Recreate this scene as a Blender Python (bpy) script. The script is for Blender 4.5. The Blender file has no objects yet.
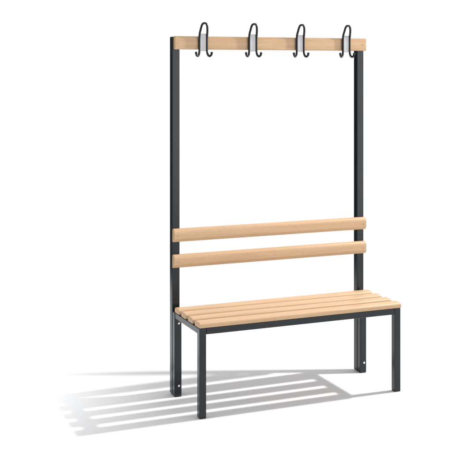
import bpy, bmesh, math
from mathutils import Vector, Matrix

scene = bpy.context.scene
coll = scene.collection
scene.view_settings.view_transform = 'Standard'
scene.view_settings.look = 'None'
scene.view_settings.exposure = 0
yaw = math.radians(22.3)
CR, CF = Vector((math.cos(yaw), -math.sin(yaw), 0)), Vector((math.sin(yaw), math.cos(yaw), 0))

# ---------------------------------------------------------------- materials
def new_mat(name):
    m = bpy.data.materials.new(name); m.use_nodes = True
    nt = m.node_tree
    return m, nt, nt.nodes['Principled BSDF']

def wood_mat():
    m, nt, b = new_mat("beech_wood")
    N, L = nt.nodes, nt.links
    tc = N.new('ShaderNodeTexCoord')
    mp = N.new('ShaderNodeMapping'); mp.inputs['Scale'].default_value = (1.2, 28, 28)
    L.new(tc.outputs['Object'], mp.inputs['Vector'])
    n1 = N.new('ShaderNodeTexNoise'); n1.inputs['Scale'].default_value = 2.2
    n1.inputs['Detail'].default_value = 6; n1.inputs['Roughness'].default_value = .6
    n1.inputs['Distortion'].default_value = .6
    L.new(mp.outputs[0], n1.inputs['Vector'])
    mp2 = N.new('ShaderNodeMapping'); mp2.inputs['Scale'].default_value = (30, 420, 420)
    L.new(tc.outputs['Object'], mp2.inputs['Vector'])
    n2 = N.new('ShaderNodeTexNoise'); n2.inputs['Scale'].default_value = 1.5
    n2.inputs['Detail'].default_value = 2
    L.new(mp2.outputs[0], n2.inputs['Vector'])
    cr = N.new('ShaderNodeValToRGB')
    cr.color_ramp.elements[0].position = .3; cr.color_ramp.elements[0].color = (.488, .309, .175, 1)
    cr.color_ramp.elements[1].position = .72; cr.color_ramp.elements[1].color = (.572, .388, .238, 1)
    L.new(n1.outputs['Fac'], cr.inputs[0])
    cr2 = N.new('ShaderNodeValToRGB')
    cr2.color_ramp.elements[0].position = .3; cr2.color_ramp.elements[0].color = (.89, .86, .83, 1)
    cr2.color_ramp.elements[1].position = .48; cr2.color_ramp.elements[1].color = (1, 1, 1, 1)
    L.new(n2.outputs['Fac'], cr2.inputs[0])
    mx = N.new('ShaderNodeMixRGB'); mx.blend_type = 'MULTIPLY'; mx.inputs[0].default_value = 1
    L.new(cr.outputs[0], mx.inputs[1]); L.new(cr2.outputs[0], mx.inputs[2])
    L.new(mx.outputs[0], b.inputs['Base Color'])
    b.inputs['Roughness'].default_value = .42
    b.inputs['Specular IOR Level'].default_value = .3
    bp = N.new('ShaderNodeBump'); bp.inputs['Strength'].default_value = .06
    bp.inputs['Distance'].default_value = .001
    L.new(n2.outputs['Fac'], bp.inputs['Height']); L.new(bp.outputs[0], b.inputs['Normal'])
    return m

def steel_mat():
    m, nt, b = new_mat("anthracite_powder_coat")
    N, L = nt.nodes, nt.links
    tc = N.new('ShaderNodeTexCoord')
    n = N.new('ShaderNodeTexNoise'); n.inputs['Scale'].default_value = 500; n.inputs['Detail'].default_value = 2
    L.new(tc.outputs['Object'], n.inputs['Vector'])
    n2 = N.new('ShaderNodeTexNoise'); n2.inputs['Scale'].default_value = 5
    L.new(tc.outputs['Object'], n2.inputs['Vector'])
    cr = N.new('ShaderNodeValToRGB')
    cr.color_ramp.elements[0].color = (.0045, .007, .009, 1); cr.color_ramp.elements[0].position = .3
    cr.color_ramp.elements[1].color = (.009, .012, .015, 1); cr.color_ramp.elements[1].position = .7
    L.new(n2.outputs['Fac'], cr.inputs[0]); L.new(cr.outputs[0], b.inputs['Base Color'])
    b.inputs['Roughness'].default_value = .20
    b.inputs['Specular IOR Level'].default_value = .44
    b.inputs['Specular Tint'].default_value = (.92, .97, 1, 1)
    bp = N.new('ShaderNodeBump'); bp.inputs['Strength'].default_value = .12
    bp.inputs['Distance'].default_value = .0005
    L.new(n.outputs['Fac'], bp.inputs['Height']); L.new(bp.outputs[0], b.inputs['Normal'])
    return m

def simple(name, col, rough, metal=0, spec=.5):
    m, nt, b = new_mat(name)
    N, L = nt.nodes, nt.links
    tc = N.new('ShaderNodeTexCoord')
    n = N.new('ShaderNodeTexNoise'); n.inputs['Scale'].default_value = 60
    L.new(tc.outputs['Object'], n.inputs['Vector'])
    cr = N.new('ShaderNodeValToRGB')
    cr.color_ramp.elements[0].color = (*[c*.95 for c in col], 1)
    cr.color_ramp.elements[1].color = (*[min(1, c*1.04) for c in col], 1)
    L.new(n.outputs['Fac'], cr.inputs[0]); L.new(cr.outputs[0], b.inputs['Base Color'])
    b.inputs['Roughness'].default_value = rough; b.inputs['Metallic'].default_value = metal
    b.inputs['Specular IOR Level'].default_value = spec
    return m

WOOD = wood_mat(); STEEL = steel_mat()
BLACK = simple("black_plastic_coating", (.008, .008, .010), .3, 0, .35)
ZINC = simple("zinc_plated_steel", (.72, .73, .75), .3, .8)
BRASS = simple("recessed_screw_metal", (.42, .33, .24), .4, .5)
ALU = simple("silver_grey_plate", (.45, .46, .475), .4, .2, .3)
FLOOR = simple("white_studio_floor", (.650, .657, .669), .9, 0, .1)

# ---------------------------------------------------------------- helpers
def finish(bm, name, mat, loc=(0, 0, 0), smooth=True):
    me = bpy.data.meshes.new(name); bm.to_mesh(me); bm.free()
    me.materials.append(mat)
    if smooth:
        for p in me.polygons: p.use_smooth = True
    o = bpy.data.objects.new(name, me); o.location = loc
    coll.objects.link(o)
    if smooth:
        md = o.modifiers.new("weighted", 'WEIGHTED_NORMAL'); md.keep_sharp = True
    return o

def add_box(bm, lo, hi, bev=.002, seg=2, ends=None):
    t = bmesh.new()
    bmesh.ops.create_cube(t, size=1)
    c = [(a+b)/2 for a, b in zip(lo, hi)]; s = [b-a for a, b in zip(lo, hi)]
    for v in t.verts: v.co = Vector([v.co[i]*s[i]+c[i] for i in range(3)])
    bmesh.ops.bevel(t, geom=t.edges[:], offset=bev, segments=seg, profile=.5, affect='EDGES')
    tm = bpy.data.meshes.new("tmp"); t.to_mesh(tm); t.free()
    bm.from_mesh(tm); bpy.data.meshes.remove(tm)

def add_plank(bm, lo, hi, rt, rb, endbev=.002):
    y0, z0 = lo[1], lo[2]; y1, z1 = hi[1], hi[2]
    prof = []
    def arc(cy, cz, r, a0, n=7):
        for i in range(n+1):
            a = math.radians(a0+90*i/n); prof.append((cy+r*math.cos(a), cz+r*math.sin(a)))
    arc(y1-rb[1], z1-rb[1], rb[1], 0)
    arc(y0+rt[1], z1-rt[1], rt[1], 90)
    arc(y0+rt[0], z0+rt[0], rt[0], 180)
    arc(y1-rb[0], z0+rb[0], rb[0], 270)
    cy, cz = (y0+y1)/2, (z0+z1)/2
    rings = []
    for x, k in ((lo[0], endbev), (lo[0]+endbev*.3, endbev*.3), (lo[0]+endbev, 0),
                 (hi[0]-endbev, 0), (hi[0]-endbev*.3, endbev*.3), (hi[0], endbev)):
        hy, hz = (y1-y0)/2, (z1-z0)/2
        rings.append([bm.verts.new((x, cy+(y-cy)*(1-k/hy), cz+(z-cz)*(1-k/hz))) for y, z in prof])
    n = len(prof)
    for a, b in zip(rings, rings[1:]):
        for i in range(n):
            bm.faces.new((a[i], a[(i+1) % n], b[(i+1) % n], b[i]))
    bm.faces.new(rings[0]); bm.faces.new(rings[-1][::-1])
    bmesh.ops.recalc_face_normals(bm, faces=bm.faces[:])

def add_tube(bm, pts, r, n=12, sub=6):
    P = [Vector(p) for p in pts]
    Q = []
    ext = [P[0]*2-P[1]]+P+[P[-1]*2-P[-2]]
    for i in range(1, len(ext)-2):
        p0, p1, p2, p3 = ext[i-1:i+3]
        for k in range(sub):
            t = k/sub
            Q.append(.5*((2*p1)+(p2-p0)*t+(2*p0-5*p1+4*p2-p3)*t*t+(3*p1-p0-3*p2+p3)*t**3))
    Q.append(P[-1])
    up = Vector((.3, -1, .2)); prev = None
    for i, q in enumerate(Q):
        d = (Q[min(i+1, len(Q)-1)]-Q[max(i-1, 0)]).normalized()
        u = up-d*up.dot(d)
        u.normalize(); up = u; w = d.cross(u)
        ring = [bm.verts.new(q+r*(math.cos(2*math.pi*k/n)*u+math.sin(2*math.pi*k/n)*w)) for k in range(n)]
        if prev:
            for k in range(n): bm.faces.new((prev[k], prev[(k+1) % n], ring[(k+1) % n], ring[k]))
        else: bm.faces.new(ring[::-1])
        prev = ring
    bm.faces.new(prev)

def add_ball(bm, c, r):
    bmesh.ops.create_uvsphere(bm, u_segments=16, v_segments=10, radius=r, matrix=Matrix.Translation(c))

RX = Matrix.Rotation(math.radians(90), 4, 'X')
# ---------------------------------------------------------------- dimensions
DZ = .005
W = .965; PS = .0183
bench = bpy.data.objects.new("coat_rack_bench", None)
bench.empty_display_size = .2
coll.objects.link(bench)
bench["label"] = "beech slatted changing room bench with dark steel frame and coat hooks"
bench["category"] = "bench"

def parent(o, p=bench):
    o.parent = p
    return o

for x in (0, W):
    bm = bmesh.new(); add_box(bm, (-PS, -.0175, .004), (PS, .0175, 1.636+DZ), .0035, 4)
    parent(finish(bm, "upright_post", STEEL, (x, 0, 0)))
FY = -.347
for x in (0, W):
    bm = bmesh.new(); add_box(bm, (-.0172, -.0130, .005), (.0172, .0155, .381+DZ), .0035, 4)
    lg = parent(finish(bm, "leg", STEEL, (x, -.034, 0)))
    for z in (.335, .050):
        bm = bmesh.new()
        bmesh.ops.create_cone(bm, cap_ends=True, segments=20, radius1=.0055, radius2=.0045, depth=.004, matrix=RX)
        bt = finish(bm, "bolt", ZINC, (.003, -.0148, z)); bt.parent = lg
    bm = bmesh.new(); add_box(bm, (-.0160, -.0155, .005), (.0155, .0155, .3815+DZ), .0035, 4)
    parent(finish(bm, "leg", STEEL, (x, FY, 0)))
for x, y in ((0, FY), (W, FY), (0, -.034), (W, -.034)):
    s = .0148 if y == FY else .0156
    bm = bmesh.new(); add_box(bm, (-s, -s if y == FY else -.0124, .0), (s, s if y == FY else .0145, .011), .0015, 2)
    parent(finish(bm, "foot_cap", BLACK, (x, y, 0)))
bm = bmesh.new()
add_box(bm, (.0160, FY-.0150, .353), (W-.0165, FY+.0150, .381), .003, 3)
add_box(bm, (.0177, -.0455, .353), (W-.0177, -.0200, .381), .003, 3)
for x in (0, W):
    add_box(bm, (x-.0150, FY+.0160, .353), (x+.0150, -.0480, .3805), .003, 3)
parent(finish(bm, "seat_frame", STEEL, (0, 0, DZ)))
bm = bmesh.new()
for k in range(4):
    y0 = -.369+k*.0862
    add_plank(bm, (-.018, y0, .3828), (W+.015, y0+.0605, .4060), (.004, .0110), (.004, .0110), .002)
parent(finish(bm, "seat", WOOD, (0, 0, DZ)))
for z in (.5790+DZ, .6970+DZ):
    bm = bmesh.new()
    add_plank(bm, (-.019, -.0455, z), (W+.019, -.0180, z+.0615), (.020, .019), (.004, .008), .003)
    bd = parent(finish(bm, "backrest_board", WOOD))
    for x in (0, W):
        bm = bmesh.new(); bmesh.ops.create_cone(bm, cap_ends=True, segments=16, radius1=.0038, radius2=.003, depth=.002, matrix=RX)
        s = finish(bm, "screw", BRASS, (x+.003, -.0459, z+.031)); s.parent = bd
bm = bmesh.new()
add_plank(bm, (-.014, -.0405, 1.577+DZ), (W+.022, -.0180, 1.638+DZ), (.008, .008), (.004, .004), .004)
rail = parent(finish(bm, "hook_rail", WOOD))
for x in (0, W):
    bm = bmesh.new(); bmesh.ops.create_cone(bm, cap_ends=True, segments=16, radius1=.0038, radius2=.003, depth=.002, matrix=RX)
    s = finish(bm, "screw", BRASS, (x+.003, -.0409, 1.607+DZ)); s.parent = rail

# coat hooks: narrow inverted-U coated wire, both ends curled out to the sides with ball tips
bm = bmesh.new()
half = [(.0125, -.022, .080), (.0160, -.018, .064), (.0185, -.010, .042), (.0185, -.0065, .020), (.0185, -.0065, -.022),
        (.0195, -.0075, -.044), (.0235, -.009, -.057), (.0305, -.012, -.061), (.0365, -.015, -.055), (.0380, -.016, -.049)]
pts = [(-x, y, z) for x, y, z in half[::-1]] + [(-.0062, -.024, .0885), (.0062, -.024, .0885)] + half
add_tube(bm, pts, .0050)
add_ball(bm, (.0381, -.0162, -.047), .0062)
add_ball(bm, (-.0381, -.0162, -.047), .0062)
bmesh.ops.recalc_face_normals(bm, faces=bm.faces[:])
hook0 = finish(bm, "coat_hook", BLACK)
bm = bmesh.new(); add_box(bm, (-.0150, -.0070, -.038), (.0150, .0004, .042), .0015, 2)
plate0 = finish(bm, "mounting_plate", ALU)
plate0.parent = hook0
for i, x in enumerate([.122, .371, .619, .869]):
    if i == 0: h, p = hook0, plate0
    else:
        h = hook0.copy(); p = plate0.copy(); coll.objects.link(h); coll.objects.link(p); p.parent = h
    h.location = (x, -.041, 1.608+DZ); h.parent = rail

CAM = Vector((-1.55, -4.40, 1.488))
# ---------------------------------------------------------------- ground (studio floor)
bm = bmesh.new()
vs = []
for a, b in ((-2.9, -1.0), (4.2, -1.0), (4.2, 6.5), (-2.9, 6.5)):
    q = CAM + CR*a + CF*b
    vs.append(bm.verts.new((q.x, q.y, 0)))
bm.faces.new(vs)
g = finish(bm, "ground", FLOOR, smooth=False); g["kind"] = "structure"

# ---------------------------------------------------------------- light
w = bpy.data.worlds.new("World"); scene.world = w; w.use_nodes = True
nt = w.node_tree; N, L = nt.nodes, nt.links
bg = nt.nodes['Background']; bg.inputs[0].default_value = (1, 1, 1, 1)
tc = N.new('ShaderNodeTexCoord')
def lobe(vec, lo, hi, out):
    dt = N.new('ShaderNodeVectorMath'); dt.operation = 'DOT_PRODUCT'; dt.inputs[1].default_value = vec
    L.new(tc.outputs['Generated'], dt.inputs[0])
    mr = N.new('ShaderNodeMapRange'); mr.interpolation_type = 'SMOOTHSTEP'
    mr.inputs['From Min'].default_value = lo; mr.inputs['From Max'].default_value = hi
    mr.inputs['To Min'].default_value = 0; mr.inputs['To Max'].default_value = out
    L.new(dt.outputs['Value'], mr.inputs['Value']); return mr
parts = [lobe((CR*-.80+CF*.60).normalized(), .80, .95, -.96),
         lobe((CR*.70-CF*.71+Vector((0, 0, .10))).normalized(), .86, 1.0, 1.8),
         lobe((CF*-1.0+CR*-.1).normalized(), .0, .9, -.46)]
prev = None
for p in parts:
    ad = N.new('ShaderNodeMath')
    if prev is None: ad.inputs[1].default_value = 1.02
    else: L.new(prev.outputs[0], ad.inputs[1])
    L.new(p.outputs[0], ad.inputs[0]); prev = ad
L.new(prev.outputs[0], bg.inputs[1])

key = bpy.data.lights.new("studio_key_lamp", 'POINT'); key.energy = 54; key.shadow_soft_size = .044; key.color = (1, .985, .96)
key.use_nodes = True
kn = key.node_tree; em = kn.nodes['Emission']
fo = kn.nodes.new('ShaderNodeLightFalloff'); fo.inputs['Strength'].default_value = 1.0
kn.links.new(fo.outputs['Constant'], em.inputs['Strength'])
ko = bpy.data.objects.new("studio_key_lamp", key)
q = CAM + CR*1.78 + CF*5.08
ko.location = (q.x, q.y, 1.97)
coll.objects.link(ko)

sp = bpy.data.lights.new("added_shadow_fade_spot", 'SPOT'); sp.energy = 500; sp.spot_size = math.radians(50); sp.spot_blend = 1.0  # added spot without a known source, washes out the shadow on the far-left floor
sp.shadow_soft_size = .3
spo = bpy.data.objects.new("added_shadow_fade_spot", sp)
q = CAM + CR*-1.70 + CF*4.60
spo.location = (q.x, q.y, 3.2)
coll.objects.link(spo)

# ---------------------------------------------------------------- camera
cam = bpy.data.cameras.new("camera"); co = bpy.data.objects.new("camera", cam); coll.objects.link(co)
cam.sensor_width = 36; cam.lens = 36*1014/452
cam.shift_y = -156/452
co.location = CAM; co.rotation_euler = (math.radians(90), 0, -yaw)
cam.clip_end = 3000
scene.camera = co
